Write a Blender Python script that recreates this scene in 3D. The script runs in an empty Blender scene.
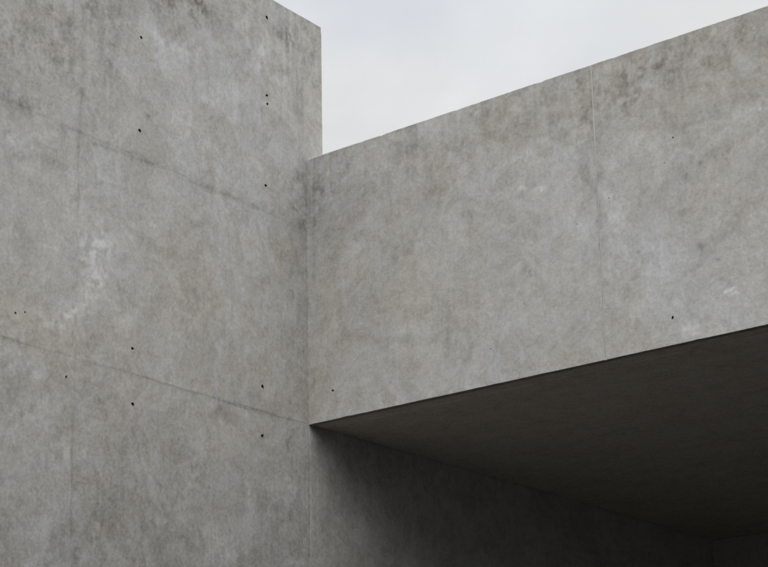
import bpy, math, random
import numpy as np
from mathutils import Matrix

random.seed(4)
sc = bpy.context.scene
COL = sc.collection

# ------------------------------------------------------------------ dimensions (metres)
SOFFIT = 4.60          # underside of the overhang
PARAPET = 6.572        # top edge of its front face
TOWER_TOP = 7.690
TOWER_END = 0.177      # the tower's upper part stops just behind the face of the overhang
LIFT = 6.047           # construction joint in the tower
JOINT_Y = -2.158       # vertical panel joint in the tower
JOINT_X = 2.391        # vertical joint in the front face
BACK = 6.02            # back wall under the overhang

# Weathering of the concrete, in metres on the two faces: (u, v, 2x2 shape, strength, tint)
BLOBS_TOWER = [
    (-2.614, 6.522, 2.345, 0.094, 1.341, -3.371, -0.12, 0),
    (-2.06, 6.916, 7.356, 0.212, 2.691, -6.537, -0.13, 0),
    (-2.335, 6.465, 5.632, 0.195, 1.91, -4.978, -0.07, 0),
    (-1.397, 7.189, 1.776, 0.028, 2.809, -6.824, -0.07, 0),
    (-1.303, 7.213, 5.259, 0.072, 3.093, -7.532, -0.13, -0.2),
    (-1.15, 7.32, 11.422, 0.121, 3.692, -8.919, -0.11, -0.2),
    (-1.924, 6.623, 12.915, 0.339, 1.847, -4.814, -0.09, 0),
    (-1.77, 6.752, 5.669, 0.131, 3.076, -7.902, -0.05, 0),
    (-0.307, 7.471, 15.308, -0.092, 6.336, -15.844, -0.13, 0),
    (-0.209, 7.495, 18.134, -0.144, 6.278, -15.743, -0.13, 0),
    (-0.341, 7.23, 15.444, -0.083, 6.149, -16.022, -0.12, 0),
    (-0.165, 7.417, 12.901, -0.114, 4.941, -12.602, -0.12, 0),
    (-0.606, 7.19, 13.707, -0.002, 5.621, -14.48, -0.13, 0),
    (-0.679, 6.979, 13.895, 0.018, 7.068, -18.852, -0.1, 0),
    (-0.012, 7.158, 9.891, -0.118, 4.669, -12.62, -0.12, 0),
    (-0.479, 7.473, 9.388, -0.025, 7.403, -18.28, -0.1, 0),
    (-0.111, 7.271, 12.849, -0.127, 8.011, -21.058, -0.1, 0),
    (0.07, 7.388, 14.625, -0.197, 3.414, -8.896, -0.09, 0),
    (-0.266, 7.165, 18.379, -0.126, 6.894, -18.28, -0.09, 0),
    (-0.71, 7.318, 10.778, 0.021, 6.529, -16.304, -0.08, 0),
    (-0.791, 7.058, 16.425, 0.058, 5.646, -14.712, -0.08, 0),
    (-0.893, 7.32, 8.279, 0.046, 3.823, -9.414, -0.09, 0),
    (-0.958, 6.587, 7.827, 0.054, 4.015, -11.359, -0.07, 0),
    (-1.314, 6.698, 4.843, 0.068, 4.683, -12.602, -0.08, 0),
    (-0.554, 7.552, 7.885, -0.009, 6.61, -16.012, -0.1, 0),
    (-0.063, 7.577, 11.326, -7.012, -0.157, -13.423, -0.1, 0),
    (0.026, 7.451, 12.59, -0.158, 6.927, -17.792, -0.1, 0),
    (-2.017, 6.004, 14.403, -6.669, -1.658, -45.592, -0.1, 0),
    (-1.924, 6.008, 29.494, 0.785, 19.857, -59.36, -0.12, 0),
    (-1.631, 6.058, 13.59, -7.351, -3.119, -38.055, -0.09, 0),
    (-1.542, 6.046, 13.417, -7.334, -5.292, -64.31, -0.14, 0),
    (-1.032, 6.041, 9.374, -5.414, -3.808, -47.716, -0.07, 0),
    (-0.827, 6.033, 7.814, -4.611, -2.424, -30.588, -0.07, 0),
    (-1.754, 6.051, 20.287, -3.803, 12.789, -65.784, -0.12, 0),
    (-1.887, 6.19, 35.496, 20.404, 14.664, -22.827, -0.18, 0),
    (-1.593, 6.369, 37.187, 0.734, 14.467, -40.86, -0.2, 0),
    (-1.571, 6.168, 37.244, 0.722, 24.329, -72.03, -0.12, 0),
    (-2.32, 6.02, 8.291, -5.236, -7.126, -31.798, -0.1, 0),
    (-2.635, 6.103, 5.477, -2.235, -0.375, -28.741, -0.08, 0),
    (-2.442, 6.121, 9.877, -3.777, 0.799, -35.856, -0.08, 0),
    (-2.311, 5.781, 9.18, -6.825, -5.285, -15.08, -0.08, 0),
    (-2.206, 6.246, 30.557, 0.983, 1.352, -3.739, -0.05, 0),
    (-0.032, 6.425, 12.923, -0.151, 1.887, -5.907, -0.09, 0),
    (-0.069, 6.062, 18.301, -0.202, 6.495, -22.014, -0.1, 0),
    (-0.1, 6.144, 10.193, -0.106, 2.839, -9.422, -0.1, 0),
    (-0.164, 6.291, 9.223, -0.083, 2.06, -6.582, -0.05, 0),
    (-2.162, 5.136, 17.145, 9.567, 7.499, -13.276, -0.13, 0),
    (-1.805, 5.325, 9.823, 0.241, 3.506, -12.649, -0.07, 0),
    (-1.137, 5.22, 13.424, 0.145, 4.141, -16.216, -0.07, 0),
    (-1.166, 5.268, 17.951, 0.204, 9.466, -36.478, -0.06, 0),
    (-1.642, 5.726, 8.145, 0.171, 4.501, -14.752, -0.05, 0),
    (-2.388, 4.648, 5.454, -1.501, 0.604, -31.751, -0.08, 0),
    (-2.069, 4.704, 9.576, 0.29, 4.626, -19.873, -0.08, 0),
    (-1.989, 4.464, 8.839, 0.255, 1.412, -6.661, -0.05, 0),
    (-2.445, 4.757, 32.926, 1.256, 13.278, -54.296, -0.1, 0),
    (-1.558, 4.598, 34.383, -10.773, 1.328, -93.463, -0.1, 0),
    (-1.705, 4.653, 6.144, -1.749, 0.821, -25.235, -0.05, 0),
    (-0.486, 4.804, 24.772, -0.065, 10.141, -47.495, -0.1, 0),
    (-0.607, 4.862, 12.574, -0.002, 6.29, -28.645, -0.06, 0),
    (-0.897, 4.513, 11.719, 0.07, 4.898, -24.681, -0.08, 0),
    (-1.083, 4.489, 7.738, 0.076, 4.989, -25.012, -0.05, 0),
    (-0.204, 4.172, 26.839, -0.231, 0.473, -2.873, -0.13, 0),
    (-0.264, 4.406, 16.158, -0.118, 2.889, -15.868, -0.07, 0),
    (-0.103, 3.91, 19.163, -0.207, 0.524, -3.606, -0.06, 0),
    (-0.528, 4.187, 12.616, -0.023, 1.777, -10.469, -0.05, 0),
    (-0.703, 3.69, 26.124, 0.05, 0.79, -5.824, -0.07, 0),
    (-0.269, 3.783, 6.14, -0.045, 1.012, -7.329, -0.06, 0),
    (-1.987, 3.576, 10.546, 0.309, 0.975, -6.942, -0.05, 0),
    (-2.122, 3.409, 43.271, 1.399, 1.556, -12.117, -0.1, 0),
    (-1.143, 4.115, 27.546, 0.308, 2.93, -17.017, -0.08, 0),
    (-1.782, 3.715, 6.111, 0.152, 1.521, -10.192, -0.04, 0),
    (-1.008, 4.304, 35.873, 0.298, 3.472, -18.815, -0.08, 0),
    (-1.513, 3.58, 3.925, 0.075, 0.992, -7.315, -0.03, 0),
    (-1.938, 5.262, 3.795, 2.139, 2.246, -3.978, 0.05, 0.1),
    (-2.088, 5.073, 10.746, -1.955, 0.795, -6.449, 0.07, 0.1),
    (-2.232, 4.84, 2.757, 2.318, 9.457, -13.909, 0.08, 0.1),
    (-2.428, 4.706, 7.873, 4.318, 16.351, -30.309, 0.06, 0.1),
    (-1.972, 5.317, 6.177, 3.481, 3.717, -6.506, 0.07, 0.2),
    (-2.041, 5.402, 8.701, 0.255, 2.465, -8.538, 0.05, 0),
    (-1.991, 5.105, 21.375, -6.138, 0.801, -15.085, 0.09, 0),
    (-1.909, 5.427, 9.949, 0.265, 4.863, -16.905, 0.07, 0),
    (-1.552, 5.638, 14.304, -11.622, -9.778, -28.544, 0.08, 0),
    (-2.163, 4.901, 5.061, 9.582, 48.73, -45.53, 0.1, 0),
    (-2.339, 4.777, 7.985, 6.66, 36.764, -54.005, 0.09, 0),
    (-2.039, 4.799, 18.003, -10.829, -5.799, -27.726, 0.07, 0),
    (-1.955, 4.68, 20.407, 0.571, 6.019, -26.316, 0.06, 0),
    (-2.627, 4.466, 5.692, 0.24, 2.674, -11.956, 0.1, 0.5),
    (-2.403, 4.455, 8.245, 0.309, 6.002, -27.458, 0.06, 0.3),
    (-1.223, 6.965, 6.538, 0.079, 2.413, -6.197, 0.09, 0.5),
    (-0.48, 7.216, 10.484, -0.028, 3.569, -9.233, 0.11, 0.6),
    (-0.959, 6.77, 6.779, -1.425, 3.48, -14.818, 0.11, 0.5),
    (-1.485, 6.921, 10.853, 0.189, 2.484, -6.307, 0.07, 0.4),
    (-1.897, 6.275, 23.352, 0.605, 2, -5.631, 0.05, 0),
    (-1.141, 6.486, 4.751, 0.05, 4.046, -11.533, 0.04, 0),
    (-0.288, 7.079, 6.593, -0.042, 3.981, -10.713, 0.05, -0.1),
    (-0.845, 3.638, 8.21, 0.041, 0.928, -6.965, 0.06, 0),
    (-2.196, 4.012, 36.926, 1.236, 2.114, -11.838, 0.07, 0),
    (-2.017, 4.044, 12.561, 0.373, 4.862, -27.222, 0.06, 0),
    (-2.625, 5.837, 5.262, 0.215, 4.44, -13.062, 0.07, 0.3),
    (-1.826, 6.177, 7.723, 0.189, 5.055, -14.636, 0.06, 0),
    (-1.43, 6.398, 6.811, 0.112, 6.219, -17.674, 0.04, 0),
    (-1.945, 5.833, 10.41, -6.938, -7.192, -31.131, 0.06, 0),
    (-2.098, 6.776, 14.844, 0.44, 4.854, -12.087, 0.05, 0),
    (-2.423, 6.672, 31.216, 1.131, 20.029, -49.597, 0.08, 0),
    (-2.645, 6.333, 26.048, 1.067, 11.737, -30.672, 0.08, 0),
    (-2.266, 6.831, 15.191, 0.501, 7.526, -18.281, 0.06, 0),
    (-0.607, 4.55, 10.492, -4.964, -0.972, -17.043, 0.07, 0),
    (-0.297, 5.728, 4.743, -0.031, 1.249, -4.522, -0.03, -0.2),
    (-2.33, 5.198, 6.395, 0.227, 2.757, -9.89, 0.04, 0),
    (-2.504, 5.686, 10.805, 0.417, 5.632, -17.395, 0.05, 0.1),
    (-0.853, 5.293, 8.591, 0.042, 2.606, -10.206, 0.03, 0),
    (-1.753, 4.933, 19.683, 0.466, 7.545, -30.789, 0.05, 0),
    (-2.713, 5.276, 19.346, 0.837, 5.963, -20.248, 0.06, 0),
    (-1.521, 4.018, 8.333, 0.16, 3.349, -19.733, 0.04, 0),
    (-1.24, 3.95, 28.039, 0.372, 8.329, -51.765, 0.08, 0),
    (-2.625, 4.064, 8.63, 0.367, 0.809, -4.267, 0.03, 0.2),
    (-2.366, 4.053, 8.285, 0.307, 0.618, -3.35, 0.04, 0.2),
]
BLOBS_FASCIA = [
    (1.994, 6.392, 0.484, 0.138, 0.033, -5.677, -0.07, -0.1),
    (2.877, 6.286, 1.351, 0.343, 0.056, -4.779, -0.06, -0.2),
    (2.537, 6.245, 9.766, -0.571, -2.7, -9.119, -0.055, 0),
    (2.461, 6.323, 19.339, -1.102, -4.337, -14.49, -0.05, 0),
    (2.268, 6.492, 17.394, 4.673, -0.105, -22.963, -0.12, 0),
    (2.374, 6.495, 33.397, -1.842, -8.819, -28.65, -0.1, 0),
    (2.735, 6.282, 9.963, -0.62, -3.168, -10.5, -0.05, 0),
    (3.145, 6.425, 8.067, -0.563, -3.643, -11.453, -0.06, 0),
    (3.315, 6.424, 12.327, -0.9, -5.359, -16.677, -0.05, 0),
    (3.488, 6.494, 19.6, 1.864, -5.694, -37.634, -0.14, 0),
    (3.313, 6.022, 5.578, 1.314, 0.516, -24.796, -0.1, 0),
    (3.067, 5.989, 8.437, 2.351, 1.431, -24.267, -0.1, 0),
    (3.568, 6.409, 15.214, -1.183, -6.185, -19.001, -0.08, 0),
    (2.883, 6.372, 10.098, -0.655, -4.568, -14.743, -0.08, 0),
    (2.633, 6.394, 14.466, 3.712, 0.011, -23.504, -0.06, 0),
    (3.523, 6.252, 25.34, -1.955, -3.435, -10.913, -0.05, 0),
    (1.505, 6.5, 9.197, 3.048, 0.644, -21.855, -0.09, 0),
    (1.348, 6.262, 12.108, -0.436, -4.263, -15.359, -0.07, 0),
    (0.935, 6.577, 10.15, 3.196, -0.135, -16.063, -0.07, 0),
    (1.72, 6.429, 31.294, -1.343, -16.342, -55.812, -0.12, 0),
    (1.706, 5.916, 14.056, -0.605, -6.262, -23.75, -0.11, 0),
    (2.14, 6.216, 9.829, 2.712, 0.191, -19.787, -0.06, 0),
    (1.139, 6, 11.931, -0.384, -3.001, -11.539, -0.06, 0),
    (0.74, 6.461, 12.627, -0.308, -5.327, -19.084, -0.09, 0),
    (0.354, 6.439, 12.179, -0.209, -4.479, -16.445, -0.08, 0),
    (1.051, 6.139, 13.102, -0.399, -5.22, -19.592, -0.06, 0),
    (1.413, 5.794, 13.685, -0.514, -3.571, -14.136, -0.06, 0),
    (2.24, 5.96, 13.348, -0.71, -1.999, -7.287, -0.06, 0),
    (2.133, 6.092, 14.622, -0.746, -6.737, -24.031, -0.07, 0),
    (1.167, 5.806, 8.582, -0.282, -4.365, -17.468, -0.05, 0),
    (0.824, 5.652, 8.326, -0.22, -3.284, -13.852, -0.05, 0),
    (0.538, 6.127, 6.236, -0.129, -1.735, -6.711, -0.05, 0),
    (1.956, 6.403, 9.634, 2.703, 0.001, -27.224, -0.07, 0),
    (2.329, 6.224, 13.386, -0.731, -4.68, -16.073, -0.1, 0),
    (0.791, 6.061, 28.794, -0.736, -1.172, -4.535, -0.03, 0),
    (1.38, 5.781, 24.558, -0.907, -3.946, -15.692, -0.07, 0),
    (1.839, 5.562, 21.551, -0.989, -7.149, -29.11, -0.07, 0),
    (1.872, 5.275, 32.523, 17.126, 7.192, -26.175, -0.16, 0),
    (1.828, 5.312, 43.309, -1.988, -6.801, -29.41, -0.08, 0),
    (1.23, 5.24, 12.246, -0.422, -3.941, -17.936, -0.05, 0),
    (0.9, 5.313, 13.146, -0.368, -4.424, -20.134, -0.04, 0),
    (0.383, 5.499, 12.452, -0.224, -2.547, -11.393, -0.04, 0),
    (0.698, 5.791, 28.7, -0.686, -8.317, -34.245, -0.06, 0),
    (1.204, 4.968, 17.558, -0.599, -3.295, -16.108, -0.08, 0),
    (1.749, 4.937, 21.673, -0.969, -5.189, -24.818, -0.07, 0),
    (1.361, 4.827, 31.318, -1.167, -9.721, -48.968, -0.08, 0),
    (1.541, 4.981, 31.786, -1.292, -7.693, -36.794, -0.06, 0),
    (0.085, 6.381, 26.755, -0.324, -1.332, -5.015, -0.1, 0),
    (0.224, 6.344, 27.123, -0.399, -3.876, -14.593, -0.1, 0),
    (0.063, 6.052, 35.834, -0.421, -4.096, -16.494, -0.08, 0),
    (0.156, 6.111, 9.026, -0.122, -0.835, -3.304, -0.05, 0),
    (0.04, 4.842, 36.644, -0.424, -1.028, -5.531, -0.05, -0.6),
    (0.029, 5.504, 54.174, -0.608, -0.493, -2.244, -0.05, 0),
    (0.169, 5.071, 27.695, -0.389, -5.482, -27.56, -0.07, -0.2),
    (2.379, 5.921, 11.297, -0.631, -1.679, -6.122, -0.07, 0),
    (2.397, 5.459, 30.535, -1.731, -0.675, -2.729, -0.1, 0),
    (2.359, 5.825, 15.068, -0.837, -4.945, -18.425, -0.06, 0),
    (2.734, 5.704, 23.593, -1.483, -3.359, -12.57, -0.07, 0),
    (3.04, 5.597, 7.337, -0.505, -1.572, -5.917, -0.04, 0),
    (3.114, 5.694, 29.513, -2.07, -11.979, -43.916, -0.14, 0),
    (3.316, 5.697, 8.381, -0.62, -5.361, -19.4, -0.07, 0),
    (3.215, 5.692, 16.58, -1.195, -7.064, -25.746, -0.06, 0),
    (2.991, 5.382, 9.175, -0.626, -3.253, -12.915, -0.05, 0),
    (3.084, 5.174, 27.743, 25.265, 17.99, -21.816, -0.14, 0),
    (3.184, 5.068, 36.142, -8.233, -44.675, -119.772, -0.25, 0),
    (3.352, 5.047, 29.489, -6.772, -53.664, -142.826, -0.22, 0),
    (3.187, 4.935, 24.685, -4.152, -24.718, -79.111, -0.13, 0),
    (2.46, 5.055, 23.295, -1.36, -4.306, -19.16, -0.08, -0.2),
    (3.19, 5.345, 8.345, -0.602, -6.601, -26.131, -0.05, 0),
    (3.357, 5.366, 8.759, 0.894, -4.449, -52.512, -0.06, 0),
    (3.311, 5.188, 10.922, -0.815, -6.483, -26.482, -0.05, 0),
    (2.297, 5.638, 27.071, -1.478, -3.168, -12.349, -0.06, 0),
    (2.691, 5.57, 17.673, -1.099, -2.447, -9.465, -0.04, 0),
    (2.878, 5.864, 47.724, -3.122, -14.031, -50.265, -0.1, 0),
    (3.016, 5.648, 29.231, -1.997, -8.228, -30.658, -0.08, 0),
    (2.988, 5.853, 10.578, 0.248, -5.945, -30.389, -0.04, 0),
    (3.403, 5.538, 25.5, -1.935, -10.521, -39.256, -0.08, 0),
    (2.981, 4.742, 24.863, -1.712, -8.492, -39.889, -0.07, 0),
    (2.187, 4.833, 17.064, -0.91, -5.304, -25.461, -0.05, 0),
    (1.591, 6.209, 11.29, -0.459, -4.872, -17.503, 0.07, 0),
    (1.832, 6.078, 8.509, -0.385, -6.517, -23.72, 0.09, 0.1),
    (1.975, 5.831, 27.07, 4.79, -4.607, -64.963, 0.22, 0.4),
    (1.838, 5.874, 26.228, 1.337, -10.183, -55.219, 0.14, 0),
    (0.668, 6.391, 9.901, 3.232, 0.013, -21.303, 0.05, 0),
    (2.109, 6.358, 11.419, 3.147, 0.046, -19.636, 0.06, 0),
    (1.841, 6.465, 14.067, -0.635, -6.93, -23.344, 0.06, 0),
    (1.315, 6.504, 15.005, -0.528, -6.614, -22.777, 0.06, 0.1),
    (2.53, 5.625, 19.825, -1.171, -1.023, -3.945, 0.07, 0.3),
    (2.464, 5.864, 15.22, -0.876, -4.028, -14.787, 0.06, 0),
    (2.288, 5.485, 15.083, -0.823, -4.102, -16.57, 0.06, 0),
    (2.467, 5.164, 13.947, -0.814, -3.528, -15.257, 0.06, 0),
    (2.776, 5.254, 3.597, -0.231, -1.689, -7.012, 0.04, 0.4),
    (2.487, 5.509, 23.092, -1.348, -2.367, -9.399, 0.05, 0),
    (2.547, 4.951, 5.658, -0.34, -2.427, -11.046, 0.03, 0),
    (3.401, 5.95, 5.261, 1.226, 0.532, -21.429, 0.06, 0.1),
    (3.145, 6.138, 9.573, 2.303, 0.421, -29.326, 0.06, 0.1),
    (2.494, 6.52, 20.345, 5.297, -0.212, -34.807, 0.09, 0),
    (3.2, 4.845, 15.664, 14.482, 62.582, -74.494, 0.2, 0.3),
    (3.24, 4.854, 18.608, 9.457, 36.209, -101.697, 0.2, 0.3),
    (3.27, 4.817, 26.298, 5.119, 3.795, -113.447, 0.14, 0.2),
    (2.985, 4.804, 1.699, 0.256, -0.092, -5.26, 0.03, 0.1),
    (3.391, 5.817, 3.948, 0.793, -0.067, -15.205, 0.08, 0.1),
    (2.815, 5.868, 4.843, 0.133, -2.929, -15.054, 0.06, 0.1),
    (2.819, 5.933, 5.681, -0.365, -4.232, -14.99, 0.04, 0),
    (2.574, 6.003, 9.864, -0.587, -4.634, -16.414, 0.04, 0),
    (1.474, 5.29, 6.269, -0.245, -1.633, -7.24, 0.03, 0),
    (3.329, 5.437, 15.218, -1.136, -5.119, -19.65, 0.05, 0),
    (3.479, 5.272, 12.956, -1.007, -4.481, -17.735, 0.05, 0),
    (0.895, 5.137, 5.936, -0.166, -2.131, -10.138, 0.03, 0),
    (1.846, 4.87, 5.263, -0.245, -3.441, -16.669, 0.03, 0),
    (2.975, 4.656, 5.103, 0.774, -0.242, -26.465, 0.06, 0),
    (0.216, 6.423, 36.08, -0.525, -14.702, -54.536, 0.14, 0),
    (0.201, 5.393, 9.198, -0.134, -1.838, -8.514, 0.02, -0.2),
    (2.662, 5.119, 7.923, -0.493, -2.231, -9.647, 0.04, 0.2),
    (3.299, 4.601, 5.297, 0.751, -0.125, -20.266, 0.05, 0),
    (2.888, 6.452, 23.527, -1.527, -9.251, -29.387, 0.06, 0),
    (2.918, 5.317, 12.157, -0.813, -4.247, -17.21, 0.03, -0.1),
]
LINES_TOWER = [
    (-2.784, 6.055, -1.542, 6.046, 0.0082, -0.035),
    (-1.56, 6.047, -0.014, 6.04, 0.0082, -0.03),
    (-2.72, 4.594, -0.032, 4.598, 0.0068, -0.03),
    (-2.154, 6.946, -2.161, 5.601, 0.0095, -0.07),
    (-2.157, 5.733, -2.144, 3.377, 0.0068, -0.06),
    (-2.486, 6.66, -2.481, 6.304, 0.0082, 0.1),
    (-2.444, 6.583, -2.441, 6.292, 0.0082, 0.09),
    (-1.196, 7.064, -1.202, 6.769, 0.0054, -0.16),
    (-1.398, 6.681, -1.403, 6.408, 0.0068, -0.1),
    (-1.937, 6.48, -1.938, 6.193, 0.0082, 0.08),
    (-1.096, 6.706, -1.09, 6.108, 0.0082, -0.05),
    (-1.682, 4.382, -1.684, 4.318, 0.0061, 0.12),
    (-2.574, 4.595, -2.301, 4.594, 0.0068, 0.14),
    (-2.255, 4.586, -1.985, 4.613, 0.0068, 0.13),
    (-2.385, 4.566, -2.192, 4.582, 0.0068, -0.12),
    (-2.72, 4.588, -2.544, 4.593, 0.0109, -0.1),
    (-1.953, 4.61, -1.445, 4.606, 0.0082, -0.07),
    (-1.445, 4.606, -1.038, 4.625, 0.0109, 0.08),
    (-1.528, 4.362, -1.082, 4.35, 0.0061, 0.08),
    (-1.353, 4.377, -1.082, 4.383, 0.0054, 0.07),
    (-0.944, 4.591, -0.487, 4.594, 0.0068, -0.18),
    (-0.487, 4.594, -0.032, 4.598, 0.0068, -0.08),
    (-1.131, 4.619, -0.878, 4.605, 0.0082, -0.07),
    (-2.187, 6.933, -2.154, 6.946, 0.0068, 0),
    (-2.154, 6.946, -2.156, 6.493, 0.0177, -0.05),
    (-2.156, 6.493, -2.165, 5.993, 0.0122, -0.04),
    (-2.165, 5.993, -2.159, 5.614, 0.0082, -0.24),
    (-2.159, 5.614, -2.156, 5.202, 0.0068, -0.15),
    (-2.152, 6.912, -2.155, 5.931, 0.0306, -0.05),
    (-2.172, 4.456, -2.144, 3.377, 0.0061, -0.08),
    (-2.184, 4.331, -2.168, 3.848, 0.0082, 0.06),
    (-2.158, 4.275, -2.15, 3.912, 0.0068, -0.08),
    (-2.784, 6.055, -2.588, 6.056, 0.017, -0.1),
    (-2.588, 6.056, -2.076, 6.05, 0.0136, -0.08),
    (-2.075, 6.011, -1.84, 6.023, 0.0102, -0.13),
    (-1.84, 6.023, -1.47, 6.048, 0.0068, -0.06),
    (-1.415, 6.031, -1.249, 6.022, 0.0061, -0.06),
    (-1.249, 6.022, -0.954, 6.044, 0.0095, -0.1),
    (-0.954, 6.044, -0.483, 6.043, 0.0102, -0.07),
    (-0.747, 6.014, -0.188, 6.027, 0.0082, 0.05),
    (-1.136, 6.001, -0.944, 5.997, 0.0068, 0.07),
    (-2.301, 6.653, -2.295, 6.48, 0.0054, -0.06),
    (-1.799, 6.84, -1.803, 6.655, 0.0054, 0.05),
    (-1.854, 6.608, -1.894, 6.482, 0.0061, -0.12),
    (-1.894, 6.482, -1.917, 6.377, 0.0061, -0.06),
    (-0.874, 7.48, -0.872, 7.102, 0.0082, -0.06),
    (-0.994, 7.43, -0.992, 7.13, 0.0068, -0.07),
    (-1.083, 7.393, -1.08, 7.169, 0.0082, 0.06),
    (-1.303, 7.242, -1.302, 7.14, 0.0054, 0.1),
    (-1.342, 7.285, -1.34, 7.139, 0.0068, -0.06),
    (-0.411, 5.954, -0.412, 5.77, 0.0061, -0.1),
    (-0.585, 7.445, -0.585, 7.06, 0.0061, 0.04),
    (-1.068, 5.831, -1.063, 5.239, 0.0068, -0.03),
    (-0.707, 5.83, -0.706, 5.119, 0.0082, -0.03),
    (-0.098, 4.366, -0.104, 3.841, 0.0082, -0.06),
    (-0.033, 4.484, -0.041, 3.849, 0.0068, -0.08),
    (-0.15, 4.392, -0.156, 3.764, 0.0068, 0.04),
    (-0.258, 3.887, -0.26, 3.614, 0.0068, 0.04),
    (-0.328, 4.014, -0.331, 3.558, 0.0068, -0.05),
    (-1.021, 3.679, -1.019, 3.474, 0.0068, 0.08),
    (-0.956, 3.656, -0.955, 3.482, 0.0068, 0.07),
    (-0.882, 3.698, -0.881, 3.491, 0.0068, 0.06),
    (-0.779, 3.746, -0.778, 3.503, 0.0068, 0.06),
    (0.026, 4.495, 0.014, 3.601, 0.0068, 0.14),
    (0.004, 4.562, -0.008, 3.598, 0.0061, -0.16),
    (0.093, 4.292, 0.085, 3.727, 0.0068, 0.06),
    (0.173, 4.522, 0.159, 3.667, 0.0082, 0.04),
    (-1.053, 4.164, -1.051, 4.032, 0.0061, 0.05),
    (-1.297, 4.186, -1.155, 4.343, 0.0054, 0.03),
    (-1.942, 4.231, -1.697, 4.303, 0.0054, 0.07),
    (-2.406, 4.135, -2.399, 3.929, 0.0068, 0.05),
    (-2.55, 4.019, -2.531, 3.557, 0.0082, -0.04),
    (-1.491, 3.802, -1.488, 3.646, 0.0068, -0.05),
    (-1.153, 4.179, -1.152, 4.048, 0.0061, -0.1),
    (-0.009, 6.455, -0.01, 4.631, 0.0109, -0.05),
    (0.022, 6.272, 0.019, 5.891, 0.0095, 0.1),
    (-2.282, 4.928, -2.163, 4.895, 0.0068, 0.06),
    (-2.47, 4.812, -2.393, 4.788, 0.0061, 0.05),
]
LINES_FASCIA = [
    (2.276, 6.087, 2.274, 5.964, 0.0068, 0.12),
    (2.287, 6.015, 2.311, 5.906, 0.0068, 0.06),
    (3.297, 6.443, 3.308, 6.32, 0.0068, 0.07),
    (2.192, 6.062, 2.358, 6.078, 0.0054, 0.14),
    (2.358, 6.078, 2.432, 6.077, 0.0054, 0.05),
    (2.714, 5.829, 2.68, 5.507, 0.0054, -0.08),
    (2.364, 5.387, 2.391, 5.234, 0.0054, 0.1),
    (2.401, 5.793, 2.42, 5.607, 0.0054, 0.05),
    (2.695, 6.341, 2.689, 6.241, 0.0068, 0.05),
    (2.825, 6.472, 2.806, 6.274, 0.0068, 0.04),
    (1.685, 6.541, 2.002, 6.545, 0.0075, -0.07),
    (1.521, 6.502, 1.716, 6.51, 0.0068, 0.06),
    (1.313, 6.432, 1.295, 5.931, 0.0082, -0.03),
    (1.015, 6.369, 0.996, 6.008, 0.0082, 0.03),
    (0.666, 6.316, 0.645, 5.804, 0.0082, -0.03),
    (1.362, 6.2, 1.343, 5.67, 0.0082, 0.03),
    (1.621, 6.344, 1.606, 5.991, 0.0068, -0.04),
    (0.199, 5.247, 0.201, 4.741, 0.0082, -0.03),
    (0.336, 5.364, 0.336, 4.859, 0.0082, 0.03),
    (0.502, 6.136, 0.493, 5.694, 0.0068, -0.03),
    (1.16, 5.608, 1.142, 5.05, 0.0068, 0.03),
    (1.668, 5.212, 1.652, 4.843, 0.0068, -0.03),
    (2.022, 6.159, 1.982, 5.344, 0.0075, -0.03),
    (2.359, 4.797, 2.378, 4.625, 0.0061, -0.04),
    (3.057, 4.683, 3.443, 4.644, 0.0068, 0.04),
    (2.909, 4.682, 3.175, 4.676, 0.0109, 0.08),
    (0.04, 6.486, 0.039, 6.027, 0.0102, 0.08),
    (0.063, 6.495, 0.054, 5.499, 0.0109, -0.08),
    (2.084, 5.119, 2.109, 4.75, 0.0068, 0.03),
    (2.66, 5.087, 2.635, 4.676, 0.0082, -0.02),
]
HOLES_TOWER = [
    (-1.657, 6.885, 0.0107, 0.04, 0.9, 1),
    (-1.657, 6.232, 0.0123, 0.04, 0.9, 1),
    (-0.431, 7.527, 0.0131, 0.04, 0.9, 1),
    (-0.433, 6.921, 0.0115, 0.04, 0.9, 1),
    (-0.428, 6.858, 0.0107, 0.03, 0.9, 1),
    (-0.446, 6.236, 0.0115, 0.03, 0.95, 1),
    (-1.686, 4.764, 0.0107, 0.04, 0.9, 1),
    (-1.674, 4.41, 0.0107, 0.04, 0.9, 1),
    (-0.48, 4.774, 0.0123, 0.04, 1.05, 1),
    (-0.482, 4.432, 0.0115, 0.04, 0.9, 1),
    (-2.614, 4.764, 0.0074, 0.02, 1, 0),
    (-2.544, 4.787, 0.0066, 0.02, 1, 0),
    (-2.216, 4.468, 0.0074, 0.02, 1, 0),
]
HOLES_FASCIA = [
    (0.218, 4.806, 0.009, 0.04, 0.9, 1),
    (2.866, 4.77, 0.0074, 0.03, 1.4, 1),
    (2.944, 5.915, 0.0057, 0.006, 1, 0),
    (2.875, 5.765, 0.0041, 0.005, 0.9, 0),
    (2.473, 5.64, 0.0041, 0.005, 1, 0),
    (2.231, 5.526, 0.0041, 0.005, 0.9, 0),
    (1.539, 4.842, 0.0041, 0.005, 1, 0),
]


# ------------------------------------------------------------------ numpy noise
def hash2(ix, iy, seed):
    h = (ix.astype(np.int64) * 374761393 + iy.astype(np.int64) * 668265263 + seed * 974634777) & 0xffffffff
    h = ((h ^ (h >> 13)) * 1274126177) & 0xffffffff
    return ((h ^ (h >> 16)) & 0xffffff) / float(0xffffff)

def vnoise(x, y, seed=0):
    ix = np.floor(x); iy = np.floor(y); fx = x - ix; fy = y - iy
    fx = fx * fx * fx * (fx * (fx * 6 - 15) + 10); fy = fy * fy * fy * (fy * (fy * 6 - 15) + 10)
    a = hash2(ix, iy, seed); b = hash2(ix + 1, iy, seed); c = hash2(ix, iy + 1, seed); d = hash2(ix + 1, iy + 1, seed)
    return ((a + (b - a) * fx) * (1 - fy) + (c + (d - c) * fx) * fy) * 2 - 1

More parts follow.
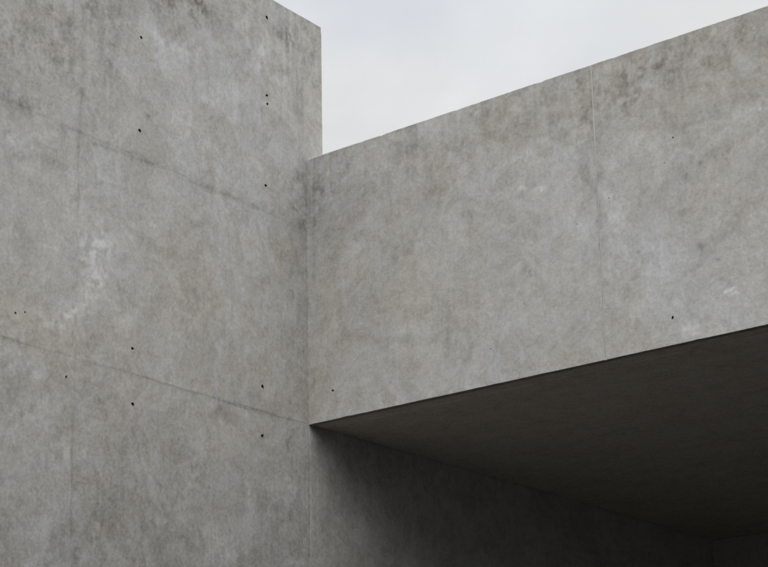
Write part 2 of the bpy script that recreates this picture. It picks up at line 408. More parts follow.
def fbm(x, y, seed=0, octs=4, gain=.55):
    s = 0; a = 1; t = 0
    for o in range(octs):
        ca, sa = math.cos(o * 1.1), math.sin(o * 1.1)
        s = s + a * vnoise((x * ca - y * sa) * 2.03 ** o + 13.7 * o, (x * sa + y * ca) * 2.03 ** o - 7.1 * o, seed + o)
        t += a; a *= gain
    return s / t * 1.6

def weathering(u, v, blobs, lines, seed):
    """hand-surveyed stains with ragged outlines: returns tone (fractional) and tint (+ cool, - warm)"""
    tone = np.zeros_like(u); tint = np.zeros_like(u)
    wu = fbm(u * 7, v * 7, seed, 4) * .075 + fbm(u * 26, v * 26, seed + 3, 2) * .012
    wv = fbm(u * 7, v * 7, seed + 50, 4) * .075 + fbm(u * 26, v * 26, seed + 9, 2) * .012
    rag = fbm(u * 16, v * 12, seed + 80, 4); rag2 = fbm(u * 45, v * 34, seed + 85, 3)
    for (cu, cv, a, b, c, d, amp, ti) in blobs:
        k = min(1.0, .35 / max(1e-6, math.sqrt(abs(a * d - b * c))) / .05)   # less warp on the small marks
        k = min(1.0, max(.25, k))
        du = u + wu * k - cu; dv = v + wv * k - cv
        r2 = (a * du + b * dv) ** 2 + (c * du + d * dv) ** 2
        m = np.exp(-(r2 ** 1.25) * .75)
        m = m * np.clip(.95 + 1.5 * rag + 1.4 * rag2, 0, 2.4)
        tone += (.85 if amp < 0 else 1.2) * amp * m; tint += ti * m
    # what the pour and the weather leave everywhere: slow clouds, two-tone patches, pale blooms, clots
    warp = fbm(u * 1.7, v * 1.7, seed + 200, 4)
    warp2 = fbm(u * 1.7 + 9, v * 1.7, seed + 210, 4)
    cl = fbm(u * .9 + warp * .3, v * .9, seed + 220, 4)
    pt = fbm(u * 3.1 + warp * .9, v * 2.7 + warp2 * .9, seed + 230, 6, .6)
    bl = fbm(u * 2.2 + warp2 * 1.2, v * 1.9 + warp * 1.2, seed + 240, 7, .62)
    ct = fbm(u * 11 + warp * 2.5, v * 10 + warp2 * 2.5, seed + 250, 5, .62)
    tone += .035 * cl + .040 * np.tanh(pt * 3) + .075 * np.clip(bl * 2.2 - .25, 0, 1) + .060 * np.tanh(ct * 3)
    tint += .25 * cl + .45 * np.clip(bl * 2.2 - .25, 0, 1) + .12 * np.tanh(ct * 2)
    # trowel and formwork scuffs: short pale and dark scratches
    rs = random.Random(seed)
    u0, u1, v0, v1 = (-3.2, .2, 3.2, TOWER_TOP) if seed == 5 else (.02, 3.8, SOFFIT, PARAPET)
    for k in range(260):
        cu, cv = rs.uniform(u0, u1), rs.uniform(v0, v1); L = rs.uniform(.03, .16)
        an = rs.choice((math.pi / 2 + rs.gauss(0, .05), rs.gauss(.55, .35), rs.gauss(-.5, .4)))
        tu, tv = math.cos(an) * L / 2, math.sin(an) * L / 2
        near = np.nonzero((abs(u - cu) < L) & (abs(v - cv) < L))[0]
        if len(near) == 0: continue
        du, dv = u[near] - cu, v[near] - cv
        q = (du * tu + dv * tv) / (L * L / 4); bow = (1 - q * q) * L * rs.uniform(-.12, .12)
        d = (-du * tv + dv * tu) / (L / 2) + bow
        tone[near] += rs.choice((.07, .05, -.05, .085)) * np.exp(-(d / rs.uniform(.003, .008)) ** 2) * np.clip(1.15 - abs(q), 0, 1)
    brk = fbm(u * 11, v * 11, seed + 120, 3)
    lw = vnoise(u * 9, v * 9, seed + 140) * .004
    for (u0, v0, u1, v1, w, amp) in lines:
        L = math.hypot(u1 - u0, v1 - v0)
        if L < 1e-4: continue
        tu, tv = (u1 - u0) / L, (v1 - v0) / L
        s = (u - u0) * tu + (v - v0) * tv
        d = (u - u0) * -tv + (v - v0) * tu + lw
        fade = np.clip(np.minimum(s, L - s) / (L * .22) + .25, 0, 1)
        tone += amp * np.exp(-(d / w) ** 2) * fade * np.clip(.95 + .9 * brk, .15, 1.7)
    return tone, tint

# ------------------------------------------------------------------ materials
def nd(nt, kind, **kw):
    n = nt.nodes.new(kind)
    for k, v in kw.items():
        if k == 'ins':
            for i, val in v.items(): n.inputs[i].default_value = val
        else: setattr(n, k, v)
    return n

class NT:
    """small helper to write node arithmetic"""
    def __init__(s, mat):
        s.nt = mat.node_tree; s.nt.nodes.clear()
    def m(s, op, a, b=0.0, c=0.0, clamp=False):
        n = nd(s.nt, 'ShaderNodeMath', operation=op, use_clamp=clamp)
        for i, v in enumerate((a, b, c)):
            if isinstance(v, (int, float)): n.inputs[i].default_value = v
            else: s.nt.links.new(v, n.inputs[i])
        return n.outputs[0]
    def noise(s, vec, scale, detail=2.0, rough=.5, dist=0.0):
        n = nd(s.nt, 'ShaderNodeTexNoise', ins={'Scale': scale, 'Detail': detail, 'Roughness': rough, 'Distortion': dist})
        s.nt.links.new(vec, n.inputs['Vector'])
        return s.m('SUBTRACT', n.outputs['Fac'], .5)
    def scaled(s, vec, sx, sy, sz, off=(0, 0, 0)):
        n = nd(s.nt, 'ShaderNodeMapping', ins={'Scale': (sx, sy, sz), 'Location': off})
        s.nt.links.new(vec, n.inputs['Vector']); return n.outputs[0]
    def ramp(s, v, a, b, lo=0.0, hi=1.0):
        n = nd(s.nt, 'ShaderNodeMapRange', interpolation_type='SMOOTHSTEP', ins={1: a, 2: b, 3: lo, 4: hi})
        s.nt.links.new(v, n.inputs[0]); return n.outputs[0]
    def mixc(s, f, a, b):
        n = nd(s.nt, 'ShaderNodeMix', data_type='RGBA')
        for i, v in ((0, f), (6, a), (7, b)):
            if isinstance(v, (int, float, tuple)): n.inputs[i].default_value = v
            else: s.nt.links.new(v, n.inputs[i])
        return n.outputs[2]
    def finish(s, colour, rough, height=None, dist=.004, strength=.6):
        b = nd(s.nt, 'ShaderNodeBsdfPrincipled')
        s.nt.links.new(colour, b.inputs['Base Color'])
        if isinstance(rough, float): b.inputs['Roughness'].default_value = rough
        else: s.nt.links.new(rough, b.inputs['Roughness'])
        b.inputs['Specular IOR Level'].default_value = .22
        if height is not None:
            bp = nd(s.nt, 'ShaderNodeBump', ins={'Strength': strength, 'Distance': dist})
            s.nt.links.new(height, bp.inputs['Height']); s.nt.links.new(bp.outputs[0], b.inputs['Normal'])
        o = nd(s.nt, 'ShaderNodeOutputMaterial'); s.nt.links.new(b.outputs[0], o.inputs[0])

def concrete(name, base=.45, warm=(1.035, .98, .885, 1), cool=(.972, .98, .975, 1), contrast=1.0, streak_axis='z', soft=1.0):
    mat = bpy.data.materials.new(name); mat.use_nodes = True
    t = NT(mat); nt = t.nt
    P = nd(nt, 'ShaderNodeTexCoord').outputs['Object']
    tone = nd(nt, 'ShaderNodeAttribute', attribute_name='tone').outputs['Fac']
    tint = nd(nt, 'ShaderNodeAttribute', attribute_name='tint').outputs['Fac']
    patches = t.noise(t.scaled(P, 1, 1, .8, (3, 5, 1)), 4.2, 5, .62, .5)
    mottle = t.noise(t.scaled(P, 1, 1, .85, (9, 1, 4)), 15, 5, .70, .7)
    fine = t.noise(P, 48, 4, .68)
    fl = t.noise(t.scaled(P, 1, 1, .9, (5, 5, 5)), 26, 4, .66, 1.0)
    fleck = t.m('SUBTRACT', t.ramp(fl, .05, .16), t.m('MULTIPLY', t.ramp(fl, -.05, -.16), 1.1))
    sv = t.scaled(P, 26, 26, 1.6) if streak_axis == 'z' else t.scaled(P, 1.4, 16, 16)
    streak = t.noise(sv, 1.0, 4, .68, .3)
    clump = t.ramp(t.m('ADD', t.m('MULTIPLY', patches, .7), t.m('MULTIPLY', mottle, .9)), .04, .16)
    # pin holes
    vo = nd(nt, 'ShaderNodeTexVoronoi', ins={'Scale': 24.0, 'Randomness': 1.0}); nt.links.new(P, vo.inputs['Vector'])
    sep = nd(nt, 'ShaderNodeSeparateColor'); nt.links.new(vo.outputs['Color'], sep.inputs[0])
    rad = t.ramp(sep.outputs[0], .91, 1.0, 0.0, .12)
    pin = t.ramp(t.m('SUBTRACT', rad, vo.outputs['Distance']), -.02, .05)
    f = t.m('ADD', tone, 0.0)
    for sig, amp in ((patches, .20), (t.m('SUBTRACT', t.ramp(mottle, -.09, .09), .5), .060 * soft), (mottle, .26 * soft), (fine, .56 * soft), (fleck, .058 * soft), (streak, .19 * soft), (clump, -.050 * soft), (pin, -.20)):
        f = t.m('ADD', f, t.m('MULTIPLY', sig, amp * contrast))
    f = t.m('MAXIMUM', t.m('ADD', f, 1.0), .12)
    tf = t.m('ADD', t.m('ADD', .34, t.m('MULTIPLY', tint, .9)), t.m('MULTIPLY', patches, 1.0), clamp=True)
    tf = t.m('ADD', tf, t.m('MULTIPLY', mottle, .5), clamp=True)
    colr = t.mixc(tf, warm, cool)
    br = nd(nt, 'ShaderNodeVectorMath', operation='SCALE'); nt.links.new(colr, br.inputs[0])
    nt.links.new(t.m('MULTIPLY', f, base), br.inputs['Scale'])
    h = t.noise(t.scaled(P, 1, 1, .8, (2, 2, 2)), 24, 4, .62)
    rough = t.m('ADD', .80, t.m('MULTIPLY', mottle, .25), clamp=True)
    t.finish(br.outputs[0], rough, h, .006 * soft, .5)
    return mat

M_WALL = concrete('cast_concrete')
M_SOFFIT = concrete('soffit_concrete', base=.43, warm=(1.10, .98, .80, 1), cool=(1.0, .99, .93, 1), contrast=2.6, streak_axis='x', soft=.55)
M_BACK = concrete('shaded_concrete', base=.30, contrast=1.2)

def simple(name, c1, c2, scale, rough=.9):
    mat = bpy.data.materials.new(name); mat.use_nodes = True
    t = NT(mat); P = nd(t.nt, 'ShaderNodeTexCoord').outputs['Object']
    n = t.noise(P, scale, 8, .65)
    t.finish(t.mixc(t.ramp(n, -.22, .22), c1, c2), rough, n, .01, .5)
    return mat
M_HOLE = simple('stained_hole', (.035, .033, .030, 1), (.09, .085, .08, 1), 90)
M_PIT = simple('small_void', (.20, .195, .18, 1), (.30, .29, .27, 1), 90)
M_DRIP_SHADE = simple('drip_shade', (.19, .185, .165, 1), (.30, .29, .25, 1), 14)
M_GROUND = simple('dark_asphalt', (.038, .038, .038, 1), (.060, .059, .057, 1), 30)

def seal_material():
    mat = bpy.data.materials.new('joint_mortar'); mat.use_nodes = True
    t = NT(mat); P = nd(t.nt, 'ShaderNodeTexCoord').outputs['Object']
    z = nd(t.nt, 'ShaderNodeSeparateXYZ'); t.nt.links.new(P, z.inputs[0])
    n = t.noise(t.scaled(P, 30, 30, 9), 1.0, 5, .6)
    k = t.ramp(t.m('ADD', z.outputs[2], t.m('MULTIPLY', n, .6)), 5.78, 6.05)
    k = t.m('ADD', t.m('MULTIPLY', k, .9), t.m('MULTIPLY', n, .5), clamp=True)
    t.finish(t.mixc(k, (.435, .42, .395, 1), (.53, .52, .49, 1)), .85, n, .003, .4)
    return mat
M_SEAL = seal_material()

# ------------------------------------------------------------------ mesh helpers
def link(name, verts, faces, mat, parent=None, attrs=None, smooth=False):
    me = bpy.data.meshes.new(name)
    me.from_pydata(verts, [], faces); me.materials.append(mat)
    if attrs:
        for k, arr in attrs.items():
            a = me.attributes.new(k, 'FLOAT', 'POINT'); a.data.foreach_set('value', np.asarray(arr, dtype=np.float32))
    if smooth: me.polygons.foreach_set('use_smooth', [True] * len(me.polygons))
    me.update()
    o = bpy.data.objects.new(name, me); COL.objects.link(o)
    if parent: o.parent = parent
    return o

def lines_between(stops, fine):
    """grid lines: stops = [(position, step to the next stop), ...]"""
    g = []
    for (a, st), (b, _) in zip(stops[:-1], stops[1:]):
        n = max(1, int(round((b - a) / st)))
        g += [a + (b - a) * i / n for i in range(n)]
    g.append(stops[-1][0])
    for c in fine:
        g += [c - .012, c - .007, c - .0035, c, c + .0035, c + .007, c + .012]
    g = sorted(g); out = [g[0]]
    keep = {round(c + d, 5) for c in fine for d in (-.012, -.007, -.0035, 0, .0035, .007, .012)}
    for x in g[1:]:
        if x - out[-1] > .0018: out.append(x)
        elif round(x, 5) in keep and round(out[-1], 5) not in keep: out[-1] = x
    return np.array(out)

def face_sheet(ulines, vlines, to3d, normal_depth, inside, holes, seed):
    """one wall face as a dense sheet: u,v grid, cells outside `inside` dropped, a collar meshed round every hole.
    returns verts, faces, (u, v) of every vertex and the rim of each hole"""
    nu, nv = len(ulines), len(vlines)
    U, V = np.meshgrid(ulines, vlines)
    keep = inside((U[:-1, :-1] + U[1:, 1:]) / 2, (V[:-1, :-1] + V[1:, 1:]) / 2)
    blocks = []
    for (hu, hv, r, dep, st, kind) in holes:
        R = r * max(1, st) * 1.35 + .006
        i0 = int(np.searchsorted(ulines, hu - R)) - 1; i1 = int(np.searchsorted(ulines, hu + R))
        j0 = int(np.searchsorted(vlines, hv - R)) - 1; j1 = int(np.searchsorted(vlines, hv + R))
        keep[j0:j1, i0:i1] = False
        blocks.append((i0, i1, j0, j1))
    uu = U.ravel().tolist(); vv = V.ravel().tolist()
    jj, ii = np.nonzero(keep)
    a = jj * nu + ii
    faces = np.stack([a, a + 1, a + nu + 1, a + nu], 1).tolist()
    rims = []
    rnd = random.Random(seed)
    for (hu, hv, r, dep, st, kind), (i0, i1, j0, j1) in zip(holes, blocks):
        ring = [(i, j0) for i in range(i0, i1)] + [(i1, j) for j in range(j0, j1)] + [(i, j1) for i in range(i1, i0, -1)] + [(i0, j) for j in range(j1, j0, -1)]
        ring = [j * nu + i for i, j in ring]; n = len(ring)
        ph = [rnd.uniform(0, 6.28) for _ in range(4)]
        inner = []; rim = []
        for idx in ring:
            th = math.atan2(vv[idx] - hv, uu[idx] - hu)
            k = 1 + .13 * math.sin(2 * th + ph[0]) + .09 * math.sin(3 * th + ph[1]) + .05 * math.sin(7 * th + ph[2])
            q = (hu + r * k * math.cos(th), hv + r * st * k * math.sin(th))
            inner.append(len(uu)); uu.append(q[0]); vv.append(q[1]); rim.append(q)
        for k in range(n):
            faces.append([ring[k], ring[(k + 1) % n], inner[(k + 1) % n], inner[k]])
        rims.append(rim)
    return np.array(uu), np.array(vv), faces, rims

def hole_cup(name, rim, hu, hv, depth, to3d, mat, parent):
    """the recess behind a hole in the sheet"""
    n = len(rim); vs = []; fs = []
    for s, d in ((1.03, .0006), (1.0, -.004), (.93, -depth * .55), (.78, -depth)):
        for (u, v) in rim: vs.append(to3d(hu + (u - hu) * s, hv + (v - hv) * s, d if s < 1.02 else -.0008))
    for r in range(3):
        for k in range(n):
            a = r * n + k; b = r * n + (k + 1) % n
            fs.append([a, b, b + n, a + n])
    fs.append([3 * n + k for k in range(n)])
    return link(name, vs, fs, mat, parent, smooth=True)

def box_faces(x0, x1, y0, y1, z0, z1, skip=(), base=0):
    vs = [(x0, y0, z0), (x1, y0, z0), (x1, y1, z0), (x0, y1, z0), (x0, y0, z1), (x1, y0, z1), (x1, y1, z1), (x0, y1, z1)]
    F = {'-z': (0, 3, 2, 1), '+z': (4, 5, 6, 7), '-y': (0, 1, 5, 4), '+x': (1, 2, 6, 5), '+y': (2, 3, 7, 6), '-x': (3, 0, 4, 7)}
    return vs, [[base + i for i in f] for k, f in F.items() if k not in skip]

def add(vs, fs, v2, f2):
    b = len(vs); vs += v2; fs += [[i + b for i in f] for f in f2]

# ------------------------------------------------------------------ the tower (left wall, running on under the overhang)
CH = .006   # arris on every cast edge
tower3d = lambda u, v, d=0.0: (d, u, v)
ul = lines_between([(-7.0, .5), (-3.3, .0095), (1.30, .03), (2.6, .12), (6.3, .3)], [JOINT_Y, 0.0])
ul = np.array(sorted(set([x for x in ul if abs(x - TOWER_END) > .004 and abs(x - (TOWER_END - .0065)) > .002] + [TOWER_END, TOWER_END - .0065])))
vl = lines_between([(-.4, .5), (3.1, .0095), (7.70, .05)], [SOFFIT, LIFT])
vl = np.array([x for x in vl if x < TOWER_TOP - .003] + [TOWER_TOP])
inside = lambda u, v: (u < TOWER_END) | (v < PARAPET - .02)
uu, vv, faces, rims = face_sheet(ul, vl, tower3d, 1, inside, HOLES_TOWER, 11)
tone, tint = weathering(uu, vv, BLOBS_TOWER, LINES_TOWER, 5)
tone -= .095 * np.exp(-(np.abs(np.minimum(uu, 0)) / .75) ** 1.6) * np.clip((PARAPET + .1 + .3 * fbm(uu * 3, vv * 3, 91, 3) - vv) / .6, 0, 1) * np.clip((vv - 4.1) / .5, 0, 1)  # broad shade of the inner corner painted into the tone
tone -= .065   # a slightly darker pour than the overhang
# runs of damp from the top edge, a small step between lifts
top = np.clip((vv - 6.3) / 1.3, 0, 1) * (uu < .3)
tone += -.10 * top * np.clip(fbm(uu * 9, vv * 5.5, 301, 5) + .05, 0, 1) - .17 * top * np.clip(fbm(uu * 24, vv * 1.6, 302, 5) * np.clip(fbm(uu * 2, vv * 1, 303, 2) + .3, 0, 1) * 2.5, -.4, 1)
tone += np.where(vv < SOFFIT + fbm(uu * 3, vv * 0, 12, 2) * .006, -.03 - .18 * np.clip((SOFFIT - vv + .1 * fbm(uu * 2, vv * 2, 15, 3)) / 1.15, 0, 1), .0)  # lift step, plus painted shade deepening down the lower wall
tone += -.10 * np.exp(-((vv - TOWER_TOP) / .035) ** 2) * (.6 + .6 * fbm(uu * 8, vv * 8, 77, 3))
tone += -.07 * np.exp(-((uu - .02) / .22) ** 2) * (vv > SOFFIT - .4) * (vv < PARAPET - .1)  # narrow band of corner shade, also painted in
# formwork joints: shallow broken grooves and fins; the sheet undulates a millimetre or two
dep = fbm(uu * 2.2, vv * 2.2, 21, 3) * .0022
for (c, k, g) in ((JOINT_Y, uu, .35), (LIFT, vv, .10), (SOFFIT, vv, .22), (0.0, uu, .5)):
    br = np.clip(fbm(uu * 4, vv * 4, 31, 3) + .15, -.5, 1)
    dep += -.0045 * g * np.exp(-((k - c) / .0035) ** 2) * br + .0025 * g * np.exp(-((k - c - .008) / .005) ** 2) * np.clip(fbm(uu * 6, vv * 6, 37, 2), 0, 1)
dep += .0015 * np.tanh((vv - LIFT) / .03) + .0012 * np.tanh((vv - SOFFIT) / .012)
dep = np.where((uu < -3.1) | (vv < 3.0) | (uu > 1.4), 0, dep)
chip = lambda q, sd: .0015 * np.clip(fbm(q * 14, q * 0, sd, 4), 0, 1) + .006 * np.clip(fbm(q * 9, q * 0 + 3, sd + 9, 3) - .6, 0, 1)
vv = np.where(abs(vv - TOWER_TOP) < 1e-6, vv - chip(uu, 601), vv); uu = np.where((abs(uu - TOWER_END) < 1e-6) & (vv > PARAPET - .1), uu - chip(vv, 611), uu)
nverts = [tower3d(u, v, d) for u, v, d in zip(uu.tolist(), vv.tolist(), dep.tolist())]
tower = link('concrete_tower', [], [], M_WALL)
vs = list(nverts); fs = [f for f in faces]
# the solid behind the face: rear, ends and top, with a small arris along the seen edges
add(vs, fs, [(-.003, -7.0, TOWER_TOP), (-CH, -7.0, TOWER_TOP + CH), (-CH, TOWER_END + CH, TOWER_TOP + CH), (-.003, TOWER_END, TOWER_TOP)], [])
e = [(.004, -7, TOWER_TOP), (.004, TOWER_END, TOWER_TOP), (-CH, TOWER_END, TOWER_TOP + CH), (-CH, -7, TOWER_TOP + CH)]
vs = vs[:-4]
def edge_strip(pts_idx, offset):
    """fold a boundary row of the sheet back by an arris and then into the solid"""
    global vs, fs
    a = []; b = []
    for i in pts_idx:
        x, y, z = vs[i]
        a.append(len(vs)); vs.append((x - CH, y + offset[0] * CH, z + offset[1] * CH))
    for i in pts_idx:
        x, y, z = vs[i]
        b.append(len(vs)); vs.append((-5.0, y + offset[0] * CH, z + offset[1] * CH))
    for k in range(len(pts_idx) - 1):
        fs.append([pts_idx[k], pts_idx[k + 1], a[k + 1], a[k]])
        fs.append([a[k], a[k + 1], b[k + 1], b[k]])
nu, nv = len(ul), len(vl)
jt = nv - 1; ie = int(np.argmin(abs(ul - TOWER_END)))
edge_strip([jt * nu + i for i in range(0, ie + 1)], (0, 1))
jp = int(np.searchsorted(vl, PARAPET - .25))
edge_strip([j * nu + ie for j in range(jp, nv)][::-1], (1, 0))
v2, f2 = box_faces(-5.0, -.012, -7.0, TOWER_END, 0, TOWER_TOP, skip=('+z', '+y', '+x')); add(vs, fs, v2, f2)
v2, f2 = box_faces(-5.0, -.012, TOWER_END - .02, 6.3, 0, PARAPET - .2, skip=('+x',)); add(vs, fs, v2, f2)
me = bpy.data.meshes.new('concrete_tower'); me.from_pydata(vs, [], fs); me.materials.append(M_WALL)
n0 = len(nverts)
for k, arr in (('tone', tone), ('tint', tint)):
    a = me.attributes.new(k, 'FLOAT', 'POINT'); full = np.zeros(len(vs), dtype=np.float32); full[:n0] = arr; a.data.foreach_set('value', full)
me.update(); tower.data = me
tower['label'] = 'tall grey concrete wall on the left, stained and pitted with a column of tie holes'
tower['category'] = 'concrete wall'
for (hu, hv, r, d, st, kind), rim in zip(HOLES_TOWER, rims):
    hole_cup('tie_hole' if kind else 'air_hole', rim, hu, hv, d, tower3d, M_HOLE if kind else M_PIT, tower)

# ------------------------------------------------------------------ the overhang: front face, soffit, joint
XR = 9.0
fascia3d = lambda u, v, d=0.0: (u, -d, v)
overhang = bpy.data.objects.new('concrete_overhang', None); COL.objects.link(overhang)
overhang['label'] = 'long concrete overhang on the right with pale front face above its dark underside'
overhang['category'] = 'overhang'
ul = lines_between([(-.05, .025), (0, .0095), (3.85, .06), (4.6, .4), (XR, .5)], [JOINT_X])
ul = np.array([x for x in ul if not (JOINT_X - .0042 < x < JOINT_X + .0042)] + [JOINT_X - .0042, JOINT_X + .0042]); ul.sort()
vl = lines_between([(SOFFIT, .0095), (PARAPET, .01)], [])
uu, vv, faces, rims = face_sheet(ul, vl, fascia3d, 1, lambda u, v: ~((u > JOINT_X - .004) & (u < JOINT_X + .004)), HOLES_FASCIA, 12)
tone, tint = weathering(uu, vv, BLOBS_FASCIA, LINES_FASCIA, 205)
top = np.clip((vv - 5.95) / .6, 0, 1)
tone += -.07 * top * np.clip(fbm(uu * 7, vv * 5, 401, 5) + .35, 0, 1) - .12 * top * np.clip(fbm(uu * 26, vv * 1.8, 402, 5), -.3, 1)
tone += -.09 * np.exp(-((PARAPET - vv) / .022) ** 2) * (.7 + .6 * fbm(uu * 9, vv * 9, 177, 3)) + .05 * np.exp(-((vv - SOFFIT) / .05) ** 2) * (.5 + fbm(uu * 5, vv * 9, 178, 3))
tone += -.10 * np.exp(-(np.maximum(uu, 0) / .6) ** 1.5)  # face darkened towards the tower: corner shade put into the colour
tone += -.05 * np.exp(-((uu - JOINT_X) / .012) ** 2) * np.clip(.5 + fbm(uu * 3, vv * 8, 179, 3), 0, 1)
dep = fbm(uu * 2.0, vv * 2.0, 221, 3) * .0022 + np.where(uu > JOINT_X, .0004, 0)
dep = np.where(uu > 3.8, 0, dep) * (1 - np.exp(-((uu - JOINT_X) / .06) ** 2))
vv = np.where(abs(vv - PARAPET) < 1e-6, vv - chip(uu, 621), vv); vv = np.where(abs(vv - SOFFIT) < 1e-6, vv + .6 * chip(uu, 631), vv)
nverts = [fascia3d(u, v, d) for u, v, d in zip(uu.tolist(), vv.tolist(), dep.tolist())]
vs = list(nverts); fs = [f for f in faces]
nu, nv = len(ul), len(vl)
def fold(idx, dz, back, CH=CH):
    a = []; b = []
    for i in idx:
        x, y, z = vs[i]; a.append(len(vs)); vs.append((x, y + CH, z + dz * CH))
    for i in idx:
        x, y, z = vs[i]; b.append(len(vs)); vs.append((x, back, z + dz * CH))
    for k in range(len(idx) - 1):
        fs.append([idx[k], idx[k + 1], a[k + 1], a[k]]); fs.append([a[k], a[k + 1], b[k + 1], b[k]])
fold([(nv - 1) * nu + i for i in range(nu)], 1, .24)      # top of the parapet
fold([i for i in range(nu)], -1, .004, .0012)                   # arris and the margin strip under the front edge
v2, f2 = box_faces(-.05, XR, .03, .24, SOFFIT + .3, PARAPET + CH, skip=('+z', '-y', '-z')); add(vs, fs, v2, f2)
for s in (-1, 1):   # sides of the joint slot
    x = JOINT_X + s * .0042
    add(vs, fs, [(x, -.004, SOFFIT), (x, .03, SOFFIT), (x, .03, PARAPET), (x, -.004, PARAPET)], [])
vs = vs[:-8]
n0 = len(nverts)
full = {}
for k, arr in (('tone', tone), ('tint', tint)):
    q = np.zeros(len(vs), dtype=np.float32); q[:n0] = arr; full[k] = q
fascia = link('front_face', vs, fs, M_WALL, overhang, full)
for (hu, hv, r, d, st, kind), rim in zip(HOLES_FASCIA, rims):
    hole_cup('tie_hole' if kind else 'air_hole', rim, hu, hv, d, fascia3d, M_HOLE if kind else M_PIT, fascia)
# pale filled joint, a shade behind the face, with uneven edges
vs = []; fs = []
N = 120
for i in range(N + 1):
    z = SOFFIT - .004 + (PARAPET + .004 - SOFFIT) * i / N
    w = .0065 + random.uniform(-.0008, .0008); c = JOINT_X + .0012 * math.sin(i * .31) + random.uniform(-.0006, .0006)
    vs += [(c - w, .0012, z), (c, -.0012, z), (c + w, .0012, z)]
for i in range(N):
    for k in (0, 1):
        a = i * 3 + k; fs.append([a, a + 1, a + 4, a + 3])
link('joint_seal', vs, fs, M_SEAL, overhang)
# soffit slab with a drip groove behind the front edge
vs = []; fs = []
prof = [(.0035, SOFFIT - .0012), (.080, SOFFIT - .001), (.150, SOFFIT - .001), (.153, SOFFIT + .006), (.168, SOFFIT + .006), (.171, SOFFIT - .001), (.5, SOFFIT), (BACK + .2, SOFFIT)]
xs = [.011 + (XR - .011) * i / 60 for i in range(61)]   # an open joint along the tower
for x in xs:
    for (y, z) in prof: vs.append((x, y, z))
for i in range(60):
    for k in range(len(prof) - 1):
        a = i * len(prof) + k; fs.append([a, a + 1, a + 1 + len(prof), a + len(prof)])
v2, f2 = box_faces(-.05, XR, .03, BACK + .2, SOFFIT + .05, SOFFIT + .28); add(vs, fs, v2, f2)
link('soffit_slab', vs, fs, M_SOFFIT, overhang)
vs = []; fs = []
for i in range(121):    # dark strip coloured in for groove shade under the front edge, its inner edge slightly uneven
    x = .004 + (XR - .004) * i / 120
    q = .042 + .004 * math.sin(x * 1.7) + random.uniform(-.002, .002)
    vs += [(x, .006, SOFFIT - .0035), (x, q, SOFFIT - .0035), (x, q + .003, SOFFIT + .002)]
for i in range(120):
    for k in (0, 1):
        a = i * 3 + k; fs.append([a, a + 1, a + 4, a + 3])
link('drip_shade_strip', vs, fs, M_DRIP_SHADE, overhang)
v2, f2 = box_faces(XR - .5, XR - .004, .06, BACK, -.3, SOFFIT + .02)  # unseen wall added to keep light out from the right
link('light_blocking_wall', v2, f2, M_BACK, overhang)

# ------------------------------------------------------------------ walls closing the space below
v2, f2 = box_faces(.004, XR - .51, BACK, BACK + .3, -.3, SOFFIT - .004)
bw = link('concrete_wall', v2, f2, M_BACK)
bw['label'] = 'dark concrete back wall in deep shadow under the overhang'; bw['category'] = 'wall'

# ------------------------------------------------------------------ ground
g = 900.0
ground = link('ground', [(-g, -g, 0), (g, -g, 0), (g, g, 0), (-g, g, 0)], [[0, 1, 2, 3]], M_GROUND)
ground['kind'] = 'structure'

# ------------------------------------------------------------------ overcast daylight
SUN = (0.77, -0.73, 1.22)
hl = math.hypot(SUN[0], SUN[1]); elev = math.atan2(SUN[2], hl); az = math.atan2(SUN[0], SUN[1])
ld = bpy.data.lights.new('sun', 'SUN'); ld.energy = 1.35; ld.angle = math.radians(60); ld.color = (1, .985, .955)
lo = bpy.data.objects.new('sun', ld); COL.objects.link(lo)
d = Matrix.Identity(3)
from mathutils import Vector
lo.rotation_euler = (-Vector(SUN)).to_track_quat('-Z', 'Y').to_euler()
lo.location = (8, -8, 20)

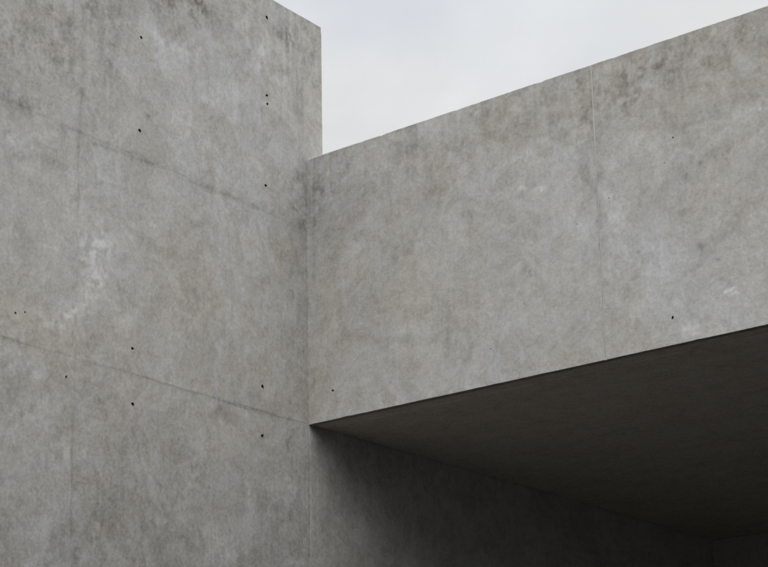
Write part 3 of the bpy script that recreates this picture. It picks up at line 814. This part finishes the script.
w = bpy.data.worlds.new('World'); sc.world = w; w.use_nodes = True
t = NT(w)
nt = t.nt
D = nd(nt, 'ShaderNodeTexCoord').outputs['Generated']
sky = nd(nt, 'ShaderNodeTexSky', sky_type='NISHITA', sun_disc=False, sun_elevation=elev, sun_rotation=az, air_density=1.0, dust_density=3.0)
skyb = nd(nt, 'ShaderNodeVectorMath', operation='SCALE', ins={'Scale': .10}); nt.links.new(sky.outputs[0], skyb.inputs[0])
sx = nd(nt, 'ShaderNodeSeparateXYZ'); nt.links.new(D, sx.inputs[0])
zen = t.m('MAXIMUM', sx.outputs[2], 0.0)
grad = t.m('MULTIPLY', t.m('ADD', t.m('ADD', .73, t.m('MULTIPLY', zen, .22)), t.ramp(zen, .48, .85, 0, 1.35)), t.ramp(zen, 0.04, .36, .12, 1.0))   # overcast: brighter towards the zenith, low sky dimmed to darken the underside
c1 = t.noise(t.scaled(D, 1, 1, 1.6), 4.5, 5, .55, .6)
c2 = t.noise(t.scaled(D, 1, 1, 1.4, (3, 1, 2)), 4.0, 3, .5, .3)
cl = t.m('MULTIPLY', grad, t.m('ADD', 1.0, t.m('MULTIPLY', c1, .42)))
tintc = t.mixc(t.ramp(c2, -.12, .12), (.925, .955, 1.0, 1), (1.0, 1.005, .995, 1))
cc = nd(nt, 'ShaderNodeVectorMath', operation='SCALE'); nt.links.new(tintc, cc.inputs[0]); nt.links.new(cl, cc.inputs['Scale'])
mixed = t.mixc(.90, skyb.outputs[0], cc.outputs[0])
bg = nd(nt, 'ShaderNodeBackground', ins={'Strength': 1.0}); nt.links.new(mixed, bg.inputs['Color'])
ow = nd(nt, 'ShaderNodeOutputWorld'); nt.links.new(bg.outputs[0], ow.inputs[0])

# ------------------------------------------------------------------ camera (view camera with a little rise, as the photograph's verticals show)
cd = bpy.data.cameras.new('camera'); cam = bpy.data.objects.new('camera', cd); COL.objects.link(cam)
cd.sensor_width = 36; cd.sensor_fit = 'HORIZONTAL'
cd.lens = 36 * 1721.63 / 768
cd.shift_x = -42.84 / 768; cd.shift_y = 157.79 / 768
cd.clip_end = 3000; cd.clip_start = .1
R = Matrix(((0.8035445994472135, 0.16194019504538892, 0.57279267621704), (0.5947314204353669, -0.17847359787559783, -0.7838633250817838), (-0.024710609991423674, 0.9705269435157381, -0.23972241794177482)))
cam.matrix_world = Matrix.Translation((7.4907, -8.8682, 1.6)) @ R.to_4x4()
sc.camera = cam

sc.render.engine = 'CYCLES'
sc.cycles.max_bounces = 8; sc.cycles.diffuse_bounces = 5
sc.view_settings.view_transform = 'Standard'; sc.view_settings.look = 'None'; sc.view_settings.exposure = 0
